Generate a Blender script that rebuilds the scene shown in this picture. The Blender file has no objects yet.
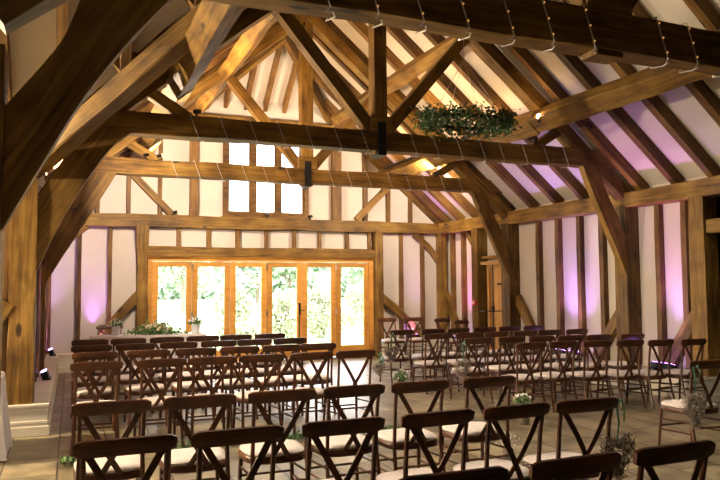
import bpy, bmesh, math, random
from mathutils import Vector, Matrix, noise
random.seed(7)
SC = bpy.context.scene
COL = SC.collection
PI = math.pi
V = Vector

# ------------------------------------------------------------------ materials
def new_mat(name):
    m = bpy.data.materials.new(name); m.use_nodes = True
    nt = m.node_tree; b = nt.nodes['Principled BSDF']
    return m, nt, b
def N(nt, t, **kw):
    n = nt.nodes.new(t)
    for k, v in kw.items():
        if k in n.inputs.keys() if hasattr(n.inputs, 'keys') else False: n.inputs[k].default_value = v
        else: setattr(n, k, v)
    return n
def ramp(nt, stops):
    r = nt.nodes.new('ShaderNodeValToRGB')
    e = r.color_ramp.elements
    while len(e) > 1: e.remove(e[-1])
    e[0].position = stops[0][0]; e[0].color = (*stops[0][1], 1)
    for p, c in stops[1:]:
        x = e.new(p); x.color = (*c, 1)
    return r
def wood(name, dark, mid, light, rough=.6, scale=1.0, knots=True, spec=.35, bump=.25):
    m, nt, b = new_mat(name); L = nt.links
    tc = N(nt, 'ShaderNodeTexCoord'); oi = N(nt, 'ShaderNodeObjectInfo')
    add = N(nt, 'ShaderNodeVectorMath', operation='ADD')
    mul = N(nt, 'ShaderNodeMath', operation='MULTIPLY'); mul.inputs[1].default_value = 37.0
    L.new(oi.outputs['Random'], mul.inputs[0]); L.new(tc.outputs['Object'], add.inputs[0]); L.new(mul.outputs[0], add.inputs[1])
    mp = N(nt, 'ShaderNodeMapping'); mp.inputs['Scale'].default_value = (1.1*scale, 16*scale, 16*scale)
    L.new(add.outputs[0], mp.inputs['Vector'])
    n1 = N(nt, 'ShaderNodeTexNoise'); n1.inputs['Scale'].default_value = 1.6; n1.inputs['Detail'].default_value = 6; n1.inputs['Distortion'].default_value = .8
    L.new(mp.outputs[0], n1.inputs['Vector'])
    n2 = N(nt, 'ShaderNodeTexNoise'); n2.inputs['Scale'].default_value = 2.2*scale; n2.inputs['Detail'].default_value = 3
    L.new(add.outputs[0], n2.inputs['Vector'])
    mx = N(nt, 'ShaderNodeMath', operation='ADD'); 
    h = N(nt, 'ShaderNodeMath', operation='MULTIPLY'); h.inputs[1].default_value = .55; L.new(n2.outputs[0], h.inputs[0])
    h2 = N(nt, 'ShaderNodeMath', operation='MULTIPLY'); h2.inputs[1].default_value = .55; L.new(n1.outputs[0], h2.inputs[0])
    L.new(h.outputs[0], mx.inputs[0]); L.new(h2.outputs[0], mx.inputs[1])
    r = ramp(nt, [(.36, dark), (.54, mid), (.74, light)]); L.new(mx.outputs[0], r.inputs[0])
    col = r.outputs[0]
    if knots:
        vo = N(nt, 'ShaderNodeTexVoronoi'); vo.inputs['Scale'].default_value = 1.0
        mp2 = N(nt, 'ShaderNodeMapping'); mp2.inputs['Scale'].default_value = (1.3*scale, 3.2*scale, 3.2*scale); L.new(add.outputs[0], mp2.inputs['Vector']); L.new(mp2.outputs[0], vo.inputs['Vector'])
        kr = ramp(nt, [(.0, (1, 1, 1)), (.07, (.9, .9, .9)), (.11, (0, 0, 0))]); L.new(vo.outputs['Distance'], kr.inputs[0])
        mi = N(nt, 'ShaderNodeMix', data_type='RGBA'); L.new(kr.outputs[0], mi.inputs[0]); L.new(col, mi.inputs[6]); mi.inputs[7].default_value = (*[c*.6 for c in dark], 1)
        col = mi.outputs[2]
    hs = N(nt, 'ShaderNodeHueSaturation')
    vr = N(nt, 'ShaderNodeMapRange'); vr.inputs[3].default_value = .82; vr.inputs[4].default_value = 1.18
    L.new(oi.outputs['Random'], vr.inputs[0]); L.new(vr.outputs[0], hs.inputs['Value']); L.new(col, hs.inputs['Color'])
    L.new(hs.outputs[0], b.inputs['Base Color'])
    b.inputs['Roughness'].default_value = rough; b.inputs['Specular IOR Level'].default_value = spec
    if bump:
        bp = N(nt, 'ShaderNodeBump'); bp.inputs['Strength'].default_value = bump; bp.inputs['Distance'].default_value = .01
        L.new(n1.outputs[0], bp.inputs['Height']); L.new(bp.outputs[0], b.inputs['Normal'])
    return m
def plain(name, col, rough=.6, metal=0, var=.06, nscale=8, spec=.5, emit=None, es=0, bump=0, sheen=0):
    m, nt, b = new_mat(name); L = nt.links
    tc = N(nt, 'ShaderNodeTexCoord'); n = N(nt, 'ShaderNodeTexNoise'); n.inputs['Scale'].default_value = nscale; n.inputs['Detail'].default_value = 4
    L.new(tc.outputs['Object'], n.inputs['Vector'])
    lo = [max(0, c*(1-var*2)) for c in col]; hi = [min(1, c*(1+var*2)) for c in col]
    r = ramp(nt, [(.3, lo), (.7, hi)]); L.new(n.outputs[0], r.inputs[0]); L.new(r.outputs[0], b.inputs['Base Color'])
    b.inputs['Roughness'].default_value = rough; b.inputs['Metallic'].default_value = metal; b.inputs['Specular IOR Level'].default_value = spec
    if bump:
        bp = N(nt, 'ShaderNodeBump'); bp.inputs['Strength'].default_value = bump; bp.inputs['Distance'].default_value = .01
        L.new(n.outputs[0], bp.inputs['Height']); L.new(bp.outputs[0], b.inputs['Normal'])
    if emit:
        b.inputs['Emission Color'].default_value = (*emit, 1); b.inputs['Emission Strength'].default_value = es
    if sheen: b.inputs['Sheen Weight'].default_value = sheen
    return m
def leafm(name, a, c2, rough=.6):
    m, nt, b = new_mat(name); L = nt.links
    g = N(nt, 'ShaderNodeNewGeometry'); r = ramp(nt, [(0, a), (1, c2)])
    L.new(g.outputs['Random Per Island'], r.inputs[0]); L.new(r.outputs[0], b.inputs['Base Color']); b.inputs['Roughness'].default_value = rough
    return m

OAK = wood('oak_frame', (.034, .014, .0025), (.155, .080, .013), (.29, .172, .036))
STUD = wood('oak_stud', (.036, .015, .004), (.125, .060, .013), (.23, .125, .03))
DOOROAK = wood('golden_oak', (.40, .175, .032), (.54, .26, .05), (.64, .34, .08), rough=.45, knots=False, bump=.1)
BOARD = wood('door_boards', (.42, .22, .07), (.58, .34, .12), (.68, .42, .17), rough=.5, bump=.1)
CHAIRW = wood('walnut_chair', (.026, .009, .003), (.075, .024, .008), (.14, .048, .014), rough=.38, scale=3, knots=False, spec=.5, bump=.08)
PLASTER = plain('cream_plaster', (.56, .505, .45), rough=.9, var=.025, nscale=1.5, spec=.2, bump=.05)
CEIL = plain('ceiling_plaster', (.56, .51, .44), rough=.9, var=.03, nscale=1.2, spec=.2)
PLINTH = plain('painted_plinth', (.70, .65, .55), rough=.5, var=.03, nscale=3)
CUSH = plain('cushion_fabric', (.66, .59, .55), rough=.95, var=.04, nscale=40, spec=.2, sheen=.3)
CLOTH = plain('white_cloth', (.70, .67, .67), rough=.9, var=.02, nscale=20, spec=.2)
BLACK = plain('black_metal', (.012, .012, .014), rough=.4, metal=.6, var=.1)
STEEL = plain('blued_steel', (.03, .035, .045), rough=.45, metal=.8, var=.15)
CHROME = plain('satin_chrome', (.6, .6, .6), rough=.3, metal=1)
WIRE = plain('clear_cable', (.50, .47, .44), rough=.4)
RED = plain('red_plastic', (.7, .03, .03), rough=.35)
RIBBON = plain('green_ribbon', (.16, .42, .25), rough=.55)
WHITE = plain('white_paint', (.82, .82, .80), rough=.4)
POT = plain('white_pot', (.78, .79, .80), rough=.5, var=.05)
TWIG = plain('dried_twig', (.30, .25, .20), rough=.9, var=.2, nscale=30)
BLOOM = plain('dried_bloom', (.62, .55, .50), rough=.9, var=.2, nscale=60)
PETAL = plain('cream_petals', (.85, .74, .55), rough=.8, var=.1, nscale=30)
LEAF = leafm('garland_leaves', (.05, .13, .04), (.20, .36, .11))
LEAFD = leafm('hoop_leaves', (.02, .06, .02), (.09, .18, .06))
LEAFO = leafm('outdoor_leaves', (.34, .40, .24), (.50, .50, .36))  # outdoor leaf tones paled, putting haze into the colour
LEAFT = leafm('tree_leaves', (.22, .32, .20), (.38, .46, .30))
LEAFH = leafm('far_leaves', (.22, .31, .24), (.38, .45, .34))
BARK = plain('bark', (.14, .11, .08), rough=.9, var=.2)
GRASS = plain('mown_grass', (.36, .44, .20), rough=.95, var=.15, nscale=1.2)
PAVE = plain('gravel_path', (.60, .54, .44), rough=.95, var=.08, nscale=6)
GLOWW = plain('warm_led', (.9, .7, .4), emit=(1, .62, .25), es=9)
GLOWB = plain('fairy_bulb', (.9, .7, .4), emit=(1, .45, .12), es=.12)
PURP = plain('purple_led', (.5, .2, .9), emit=(.55, .25, 1), es=3.5)
LOWBOUNCE = plain('low_bounce_dark', (.10, .09, .08), rough=.9)  # dark tone added to cut light bouncing off the near rooms
def glass_mat():
    m, nt, b = new_mat('window_glass'); L = nt.links
    t = N(nt, 'ShaderNodeBsdfTransparent'); g = N(nt, 'ShaderNodeBsdfGlossy'); g.inputs['Roughness'].default_value = .02
    mx = N(nt, 'ShaderNodeMixShader'); fr = N(nt, 'ShaderNodeFresnel'); fr.inputs[0].default_value = 1.45
    L.new(fr.outputs[0], mx.inputs[0]); L.new(t.outputs[0], mx.inputs[1]); L.new(g.outputs[0], mx.inputs[2])
    L.new(mx.outputs[0], nt.nodes['Material Output'].inputs[0]); nt.nodes.remove(b)
    return m
GLASS = glass_mat()
def stone_mat():
    m, nt, b = new_mat('stone_flags'); L = nt.links
    tc = N(nt, 'ShaderNodeTexCoord'); mp = N(nt, 'ShaderNodeMapping'); mp.inputs['Rotation'].default_value = (0, 0, PI/2); mp.inputs['Location'].default_value = (.13, .2, 0)
    L.new(tc.outputs['Object'], mp.inputs[0])
    br = N(nt, 'ShaderNodeTexBrick'); br.inputs['Scale'].default_value = 1; br.inputs['Brick Width'].default_value = .62; br.inputs['Row Height'].default_value = .42
    br.inputs['Mortar Size'].default_value = .009; br.inputs['Mortar Smooth'].default_value = .3; br.inputs['Bias'].default_value = 0
    br.inputs['Color1'].default_value = (.23, .19, .115, 1); br.inputs['Color2'].default_value = (.40, .345, .23, 1); br.inputs['Mortar'].default_value = (.07, .06, .045, 1)
    br.offset = .37; br.squash = 1.2; br.squash_frequency = 3
    L.new(mp.outputs[0], br.inputs['Vector'])
    n = N(nt, 'ShaderNodeTexNoise'); n.inputs['Scale'].default_value = 3.5; n.inputs['Detail'].default_value = 8; n.inputs['Roughness'].default_value = .65; L.new(tc.outputs['Object'], n.inputs['Vector'])
    r = ramp(nt, [(.32, (.34, .33, .30)), (.52, (.85, .84, .80)), (.72, (1.35, 1.3, 1.22))]); L.new(n.outputs[0], r.inputs[0])
    mi = N(nt, 'ShaderNodeMix', data_type='RGBA', blend_type='MULTIPLY'); mi.inputs[0].default_value = 1; L.new(br.outputs[0], mi.inputs[6]); L.new(r.outputs[0], mi.inputs[7])
    L.new(mi.outputs[2], b.inputs['Base Color'])
    rr = N(nt, 'ShaderNodeMapRange'); rr.inputs[3].default_value = .26; rr.inputs[4].default_value = .52; L.new(n.outputs[0], rr.inputs[0]); L.new(rr.outputs[0], b.inputs['Roughness'])
    b.inputs['Specular IOR Level'].default_value = .5
    sb = N(nt, 'ShaderNodeMath', operation='MULTIPLY_ADD'); sb.inputs[1].default_value = -1.2; L.new(br.outputs['Fac'], sb.inputs[0]); L.new(n.outputs[0], sb.inputs[2])
    bp = N(nt, 'ShaderNodeBump'); bp.inputs['Strength'].default_value = .6; bp.inputs['Distance'].default_value = .014; L.new(sb.outputs[0], bp.inputs['Height']); L.new(bp.outputs[0], b.inputs['Normal'])
    return m
STONE = stone_mat()

# ------------------------------------------------------------------ helpers
def obj(name, bm, mat, parent=None, M=None, smooth=False):
    fl_ = name in ('flowers', 'dried_flowers', 'roses', 'leaves', 'twigs')
    me = bpy.data.meshes.new(name)
    bmesh.ops.recalc_face_normals(bm, faces=bm.faces)
    bm.to_mesh(me); bm.free()
    if smooth:
        for p in me.polygons: p.use_smooth = True
    o = bpy.data.objects.new(name, me); COL.objects.link(o)
    if mat: me.materials.append(mat)
    if fl_: o['kind'] = 'stuff'
    if M is not None: o.matrix_world = M
    if parent:
        o.parent = parent
    return o
def tag(o, label, cat, group=None, kind=None):
    o['label'] = label; o['category'] = cat
    if group: o['group'] = group
    if kind: o['kind'] = kind
    return o
def struct(o, label=None):
    o['kind'] = 'structure'
    if label: o['label'] = label
    return o
def thing(name, label, cat, loc=(0, 0, 0), rz=0, group=None):
    o = bpy.data.objects.new(name, None); COL.objects.link(o); o.empty_display_size = .1
    o.location = loc; o.rotation_euler = (0, 0, rz); tag(o, label, cat, group); return o
def bbox(bm, x0, x1, y0, y1, z0, z1, M=None):
    vs = [bm.verts.new(V((x, y, z))) for x in (x0, x1) for y in (y0, y1) for z in (z0, z1)]
    for f in ((0, 1, 3, 2), (4, 6, 7, 5), (0, 4, 5, 1), (2, 3, 7, 6), (0, 2, 6, 4), (1, 5, 7, 3)):
        bm.faces.new([vs[i] for i in f])
    if M is not None:
        for v in vs: v.co = M @ v.co
    return vs
def box(name, x0, x1, y0, y1, z0, z1, mat, parent=None, bev=0):
    cx, cy, cz = (x0+x1)/2, (y0+y1)/2, (z0+z1)/2
    bm = bmesh.new(); bbox(bm, x0-cx, x1-cx, y0-cy, y1-cy, z0-cz, z1-cz)
    if bev: bmesh.ops.bevel(bm, geom=bm.edges[:], offset=bev, segments=1, affect='EDGES')
    o = obj(name, bm, mat, None, Matrix.Translation((cx, cy, cz)))
    if parent: adopt(o, parent)
    return o
def adopt(o, parent):
    pm = parent_world(parent)
    o.parent = parent; o.matrix_parent_inverse = pm.inverted()
def parent_world(p):
    m = Matrix.LocRotScale(p.location, p.rotation_euler, p.scale)
    if p.parent: m = parent_world(p.parent) @ p.matrix_parent_inverse @ m
    return m
def beam(name, A, B, w, h, mat=None, parent=None, up=(0, 0, 1), bow=0, rough=.004, seg=None, bev=.008, taper=1):
    """squared timber from A to B; w = width across, h = depth along `up`; local X runs along the grain"""
    A, B = V(A), V(B); d = B-A; Ln = d.length; x = d.normalized()
    z = V(up); z = (z - x*z.dot(x)).normalized(); y = z.cross(x)
    n = seg or max(1, int(Ln/.35)); bm = bmesh.new(); rings = []; sd = random.random()*50
    for i in range(n+1):
        t = i/n; k = 1+(taper-1)*t; off = math.sin(PI*t)*bow
        ring = []
        for sy, sz in ((-1, -1), (1, -1), (1, 1), (-1, 1)):
            j = noise.noise_vector(V((t*Ln*1.3+sd, sy*3, sz*5)))*rough*2
            ring.append(bm.verts.new((-Ln/2+t*Ln, sy*w/2*k+j.y, sz*h/2*k+off+j.z)))
        rings.append(ring)
    for a, b in zip(rings, rings[1:]):
        for k in range(4): bm.faces.new((a[k], a[(k+1) % 4], b[(k+1) % 4], b[k]))
    bm.faces.new(rings[0][::-1]); bm.faces.new(rings[-1])
    bm.edges.ensure_lookup_table()
    if bev:
        es = [e for e in bm.edges if abs((e.verts[0].co-e.verts[1].co).x) > Ln/n*.5]
        bmesh.ops.bevel(bm, geom=es, offset=bev, segments=1, affect='EDGES')
    M = Matrix((x, y, z)).transposed().to_4x4(); M.translation = (A+B)/2
    o = obj(name, bm, mat or OAK, None, M)
    if parent: adopt(o, parent)
    return o
def plate_shape(name, pts, axis, c0, c1, mat, parent=None, bev=0):
    """prism: outline pts (u,v) in the plane across `axis` ('x': (y,z), 'y': (x,z), 'z': (x,y)), from c0 to c1"""
    bm = bmesh.new()
    mk = {'x': lambda u, v, c: (c, u, v), 'y': lambda u, v, c: (u, c, v), 'z': lambda u, v, c: (u, v, c)}[axis]
    a = [bm.verts.new(mk(u, v, c0)) for u, v in pts]; b = [bm.verts.new(mk(u, v, c1)) for u, v in pts]
    bm.faces.new(a); bm.faces.new(b[::-1]); n = len(pts)
    for i in range(n): bm.faces.new((a[i], b[i], b[(i+1) % n], a[(i+1) % n]))
    if bev: bmesh.ops.bevel(bm, geom=[e for e in bm.edges], offset=bev, segments=1, affect='EDGES')
    o = obj(name, bm, mat)
    if parent: adopt(o, parent)
    return o
def tube(bm, pts, r, n=6, r1=None, caps=True):
    pts = [V(p) for p in pts]; rings = []; N_ = len(pts)
    prev = None
    for i, p in enumerate(pts):
        t = (pts[min(i+1, N_-1)]-pts[max(i-1, 0)]).normalized()
        a = V((0, 0, 1)) if abs(t.z) < .9 else V((1, 0, 0))
        if prev is not None: a = prev
        u = (a - t*a.dot(t)).normalized(); prev = u; w = t.cross(u)
        rr = r if r1 is None else r+(r1-r)*i/(N_-1)
        rings.append([bm.verts.new(p+(u*math.cos(2*PI*k/n)+w*math.sin(2*PI*k/n))*rr) for k in range(n)])
    for a, b in zip(rings, rings[1:]):
        for k in range(n): bm.faces.new((a[k], a[(k+1) % n], b[(k+1) % n], b[k]))
    if caps: bm.faces.new(rings[0][::-1]); bm.faces.new(rings[-1])
def lathe(bm, prof, n=20, c=(0, 0, 0)):
    c = V(c); rings = [[bm.verts.new(c+V((r*math.cos(2*PI*k/n), r*math.sin(2*PI*k/n), z))) for k in range(n)] for r, z in prof]
    for a, b in zip(rings, rings[1:]):
        for k in range(n): bm.faces.new((a[k], a[(k+1) % n], b[(k+1) % n], b[k]))
    bm.faces.new(rings[0][::-1]); bm.faces.new(rings[-1])
def leaf(bm, p, s, rnd=random):
    d = V((rnd.gauss(0, 1), rnd.gauss(0, 1), rnd.gauss(0, 1))).normalized(); e = d.orthogonal().normalized()
    e = (Matrix.Rotation(rnd.random()*6.28, 3, d) @ e); n = d.cross(e)*.15*s
    a = V(p)
    vs = [bm.verts.new(q) for q in (a-d*s*.5, a+e*s*.28+n, a+d*s*.5, a-e*s*.28+n)]
    bm.faces.new(vs)

# ------------------------------------------------------------------ key dimensions (metres)
XL, XR, XC = -.34, 7.44, 3.55          # inner faces of posts, hall centre
PL, PR = -.47, 7.66                    # plaster planes
G = 13.6                               # far wall
T1, T2, T3 = 3.97, 7.88, 10.84         # near faces of trusses
ZB, ZT = 2.60, 2.83                    # wall plate
TB, TT = 3.17, 3.41                    # tie beams
SL = .84                               # roof slope
EL, ER = -.40, 7.50                    # eaves points of rafter undersides
WEND = 6.52                            # right wall ends here
WY0, WY1 = 6.1, 7.5
def zl(x): return 2.83+SL*(x-EL)
def zr(x): return 2.83+SL*(ER-x)
APEX = zl(XC); DZ = .2; RY = T2-(XC-EL)   # wing ridge line y
ZH = 5.0; HX0 = EL+(ZH-2.83)/SL; HX1 = ER-(ZH-2.83)/SL; HY = G-(XC-HX0)

# ------------------------------------------------------------------ shell
def slab(name, pts, mat, dz=0, th=.12):
    bm = bmesh.new(); a = [bm.verts.new((x, y, z+dz)) for x, y, z in pts]; b = [bm.verts.new((x, y, z+dz+th)) for x, y, z in pts]
    bm.faces.new(a); bm.faces.new(b[::-1]); n = len(pts)
    for i in range(n): bm.faces.new((a[i], b[i], b[(i+1) % n], a[(i+1) % n]))
    return struct(obj(name, bm, mat))
box_s = lambda n, *a, **k: struct(box(n, *a, **k))
fl = box_s('floor', -6.6, 10.2, -4.1, G+.14, -.12, 0, STONE, label=None) if False else struct(box('floor', -6.6, 10.2, -4.1, G+.14, -.12, 0, STONE))
# roof planes
slab('ceiling', [(EL-.4, T2, zl(EL-.4)), (EL, T2, ZT), (XC, RY, APEX), (XC, HY, APEX), (HX0, G+.2, ZH), (EL-.4, G+.2, zl(EL-.4))], CEIL, DZ)
slab('ceiling', [(ER+.4, -4.1, zr(ER+.4)), (XC, -4.1, APEX), (XC, T1-.3, APEX), (ER+.4, T1-.3, zr(ER+.4))], LOWBOUNCE, DZ)  # near slope darkened to keep bounce off the nearest truss
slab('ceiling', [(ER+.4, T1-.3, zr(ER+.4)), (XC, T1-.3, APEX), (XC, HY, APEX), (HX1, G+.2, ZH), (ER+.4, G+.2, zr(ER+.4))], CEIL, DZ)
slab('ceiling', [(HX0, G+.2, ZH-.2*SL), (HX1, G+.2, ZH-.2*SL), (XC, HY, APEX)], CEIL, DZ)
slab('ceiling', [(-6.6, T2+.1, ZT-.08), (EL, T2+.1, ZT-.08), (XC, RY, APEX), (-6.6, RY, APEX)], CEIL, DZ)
slab('ceiling', [(-6.6, 2*RY-T2, ZT), (EL, 2*RY-T2, ZT), (XC, RY, APEX), (-6.6, RY, APEX)], LOWBOUNCE, DZ)
slab('ceiling', [(EL-.4, -4.1, zl(EL-.4)), (EL-.4, 2*RY-T2, zl(EL-.4)), (EL, 2*RY-T2, ZT), (XC, RY, APEX), (XC, -4.1, APEX)], LOWBOUNCE, DZ)
# far wall with openings (door 1.34-5.86 x 0-2.07, window 2.75-4.45 x 2.86-4.55)
wf = bmesh.new()
def fw_(x0, x1, z0, z1): bbox(wf, x0, x1, G, G+.2, z0, z1)
fw_(-.7, 1.36, 0, 2.84); fw_(5.88, 7.9, 0, 2.84); fw_(1.36, 5.88, 2.06, 2.84)
def gp(pts):
    a = [wf.verts.new((x, G, z)) for x, z in pts]; b = [wf.verts.new((x, G+.2, z)) for x, z in pts]; n = len(pts)
    wf.faces.new(a); wf.faces.new(b[::-1])
    for i in range(n): wf.faces.new((a[i], b[i], b[(i+1) % n], a[(i+1) % n]))
q = DZ+.05
gp([(-.7, 2.84), (2.78, 2.84), (2.78, ZH+q), (HX0, ZH+q), (-.7, zl(-.7)+q)])
gp([(4.38, 2.84), (7.9, 2.84), (7.9, zr(7.9)+q), (HX1, ZH+q), (4.38, ZH+q)])
gp([(2.78, 4.55), (4.38, 4.55), (4.38, ZH+q), (2.78, ZH+q)])
struct(obj('wall_far', wf, PLASTER))
# right wall: plaster with door opening Y 10.97..11.78, height 1.86 ; dark open side bay nearer
wr = bmesh.new()
bbox(wr, PR, PR+.2, 11.74, G+.2, 0, 2.95); bbox(wr, PR, PR+.2, WEND, 11.02, 0, 2.95); bbox(wr, PR, PR+.2, 11.02, 11.74, 1.86, 2.95)
struct(obj('wall_right', wr, PLASTER))
struct(box('wall_left', PL-.2, PL, T2+.1, G+.2, 0, 3.04, PLASTER))
struct(box('wall_left', PL-.2, PL, -4.1, 2*RY-T2, 0, 3.04, LOWBOUNCE))
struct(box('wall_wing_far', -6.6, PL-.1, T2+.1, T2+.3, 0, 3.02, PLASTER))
struct(box('wall_wing_near', -6.6, PL-.2, 2*RY-T2-.2, 2*RY-T2, 0, 3.10, LOWBOUNCE))
struct(plate_shape('wall_wing_end', [(2*RY-T2-.2, 0), (WY0, 0), (WY0, 2.3), (WY1, 2.3), (WY1, 0), (T2+.3, 0), (T2+.3, 3), (RY, APEX+.3), (2*RY-T2-.2, 3)], 'x', -6.75, -6.6, LOWBOUNCE))
w2 = struct(box('unseen_window_2', -6.74, -6.62, WY0, WY0+.08, 0, 2.3, DOOROAK))  # unseen opening, added so daylight crosses the hall from the wing
for a_, b_, c_, e_ in ((WY1-.08, WY1, 0, 2.3), (WY0+.08, WY1-.08, 2.2, 2.3), (WY0+.08, WY1-.08, 0, .12), ((WY0+WY1)/2-.05, (WY0+WY1)/2+.05, .12, 2.2)): box('window_frame', -6.74, -6.62, a_, b_, c_, e_, DOOROAK, w2)
box('glass', -6.69, -6.68, WY0+.08, WY1-.08, .12, 2.2, GLASS, w2)
struct(plate_shape('wall_back', [(-.9, 0), (7.9, 0), (7.9, 2.9), (XC, APEX+.3), (-.9, 2.9)], 'y', -4.25, -4.1, LOWBOUNCE))
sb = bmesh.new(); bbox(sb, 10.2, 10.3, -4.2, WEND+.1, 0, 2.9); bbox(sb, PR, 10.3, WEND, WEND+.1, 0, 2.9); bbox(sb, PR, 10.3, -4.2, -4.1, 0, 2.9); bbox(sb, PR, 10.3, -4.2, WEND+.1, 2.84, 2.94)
struct(obj('wall_side_room', sb, LOWBOUNCE))
struct(box('wall_door_lobby', PR+.2, PR+.3, 10.9, 11.9, 0, 2.1, LOWBOUNCE))

# plinths (boxed skirting with a moulded foot and recessed panel lines)
def plinth(name, pts_in, segs):
    bm = bmesh.new()
    for s in segs: bbox(bm, *s)
    bmesh.ops.bevel(bm, geom=bm.edges[:], offset=.006, segments=1, affect='EDGES')
    return struct(obj(name, bm, PLINTH))
plinth('baseboard_left', 0, [(-.62, -.20, T2-.03, G, .09, .29), (-.64, -.18, T2-.05, G, 0, .10), (-.63, -.185, T2-.045, G, .285, .32), (-.60, -.195, T2-.037, T2, .12, .155), (-.60, -.195, T2-.037, T2, .24, .265)])
plinth('baseboard_far_left', 0, [(-.20, 1.22, G-.25, G, .09, .29), (-.20, 1.22, G-.27, G, 0, .10), (-.20, 1.23, G-.265, G, .285, .32)])
plinth('baseboard_far_right', 0, [(6.0, 7.3, G-.25, G, .09, .29), (6.0, 7.3, G-.27, G, 0, .10), (5.99, 7.3, G-.265, G, .285, .32)])
plinth('baseboard_right', 0, [(7.27, PR, WEND, 10.9, .09, .29), (7.25, PR, WEND-.02, 10.9, 0, .10), (7.255, PR, WEND-.015, 10.9, .285, .32), (7.27, PR, 11.85, G, .09, .29), (7.25, PR, 11.85, G, 0, .10), (7.255, PR, 11.85, G, .285, .32)])

# ------------------------------------------------------------------ far wall framing
gf = thing('wall_frame', 'oak studs, rails and braces of the far window wall', 'timber frame', (XC, G, 0))
yp = G-.05
beam('wall_plate', (XL-.1, yp, 2.715), (XR+.2, yp, 2.715), .18, .23, parent=gf, rough=.012)
beam('door_header', (1.28, yp-.02, 2.15), (5.92, yp-.02, 2.15), .2, .18, parent=gf, rough=.008)
def gpost(x, w, z0, z1, m=None, x1=None, name='stud', d=.09, rough=.005):
    return beam(name, (x, G-d/2+.005, z0), (x if x1 is None else x1, G-d/2+.005, z1), w, d, m or STUD, gf, up=(0, 1, 0), rough=rough)
gpost(-.38, .09, .32, 2.6); gpost(.12, .075, .32, 2.6); gpost(.64, .075, .32, 2.6)
gpost(1.2, .2, .3, 2.62, OAK, name='post', d=.2, rough=.02)
gpost(5.97, .17, 0, 2.62, OAK, name='post', d=.2, rough=.012)
gpost(6.54, .075, .32, 2.6); gpost(7.05, .075, .32, 2.6); gpost(7.50, .17, .3, 2.62, OAK, name='post', d=.2)
for x in (1.86, 2.42, 2.99, 3.57, 4.14, 4.69, 5.29, 5.80): gpost(x, .07, 2.23, 2.62)
for x, w in ((.41, .075), (.95, .075), (1.51, .075), (2.13, .15), (5.05, .19), (5.71, .09), (6.24, .075), (6.77, .075)):
    zt = min(ZH, zl(x), zr(x))+.12
    gpost(x, w, 2.8, zt, d=.09 if w < .1 else .13)
def gbrace(A, B, w, bow=0, d=.1, name='brace'):
    return beam(name, (A[0], G-d/2-.01, A[1]), (B[0], G-d/2-.01, B[1]), d, w, OAK, gf, up=(0, 0, 1), bow=bow)
gbrace((1.16, 1.35), (.33, .33), .17, .03); gbrace((6.0, 1.28), (7.0, .40), .17, .03)
gbrace((.85, 3.75), (1.72, 2.86), .13); gbrace((6.4, 3.75), (5.5, 2.86), .13)
gbrace((7.45, 2.0), (6.85, 2.58), .12, .05)
gbrace((-.3, 2.0), (.25, 2.6), .1, .04)
beam('tie_rail', (HX0-.1, G-.06, 4.72), (HX1+.1, G-.06, 4.72), .12, .2, parent=gf)
# rakes along the gable
beam('end_rafter', (EL, G-.06, ZT+.02), (HX0, G-.06, ZH+.02), .12, .17, parent=gf); beam('end_rafter', (ER, G-.06, ZT+.02), (HX1, G-.06, ZH+.02), .12, .17, parent=gf)

# upper window
w1 = struct(box('window_1', 2.70, 2.80, G-.06, G+.06, 2.84, 4.6, STUD)); 
def wpart(name, *a, mat=STUD, par=None): return box(name, *a, mat, par or w1)
wpart('window_frame', 4.36, 4.45, G-.06, G+.06, 2.84, 4.6)
wpart('window_frame', 2.8, 4.36, G-.06, G+.06, 2.84, 2.93); wpart('window_frame', 2.8, 4.36, G-.06, G+.06, 4.5, 4.6)
for x in (3.30, 3.82): wpart('mullion', x-.05, x+.05, G-.05, G+.05, 2.93, 4.5)
for a, b in ((2.8, 3.25), (3.35, 3.77), (3.87, 4.36)):
    s = bmesh.new()
    bbox(s, a, a+.03, G-.02, G+.02, 2.93, 4.5); bbox(s, b-.03, b, G-.02, G+.02, 2.93, 4.5); bbox(s, a+.03, b-.03, G-.02, G+.02, 2.93, 2.965); bbox(s, a+.03, b-.03, G-.02, G+.02, 4.46, 4.5)
    so = obj('sash', s, STUD); adopt(so, w1)
    wpart('glass', a+.03, b-.03, G-.004, G+.004, 2.96, 4.46, mat=GLASS)
wpart('window_sill', 2.66, 4.48, G-.12, G+.02, 2.815, 2.845, mat=OAK)

# bifold doors
d1 = struct(box('door_1', 1.30, 1.385, G-.09, G+.05, 0, 2.05, DOOROAK)); 
def dpart(name, *a, mat=DOOROAK, par=None, bev=0): return box(name, *a, mat, par or d1, bev=bev)
dpart('door_frame', 5.775, 5.87, G-.09, G+.05, 0, 2.05); dpart('door_frame', 1.385, 5.775, G-.09, G+.05, 1.965, 2.05); dpart('door_frame', 1.22, 5.95, G-.13, G-.09, 2.03, 2.06)
dpart('threshold', 1.385, 5.775, G-.08, G+.06, 0, .03, mat=CHROME)
LW = (5.775-1.385)/6
for i in range(6):
    a = 1.385+i*LW+.004; b = a+LW-.008; y0, y1 = G-.06, G
    lf = box('door_leaf', a, a+.105, y0, y1, .04, 1.955, DOOROAK, d1, bev=.004)
    for s in ((b-.105, b, y0, y1, .04, 1.955), (a+.105, b-.105, y0, y1, .04, .26), (a+.105, b-.105, y0, y1, 1.865, 1.955)):
        box('rail', *s, DOOROAK, lf, bev=.003)
    box('glass', a+.105, b-.105, (y0+y1)/2-.006, (y0+y1)/2+.006, .26, 1.865, GLASS, lf)
    if i in (0, 2, 4):
        for z in (1.86, .95): box('hinge', b-.012, b+.02, y0-.012, y0+.002, z-.05, z+.05, CHROME, lf)
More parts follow.
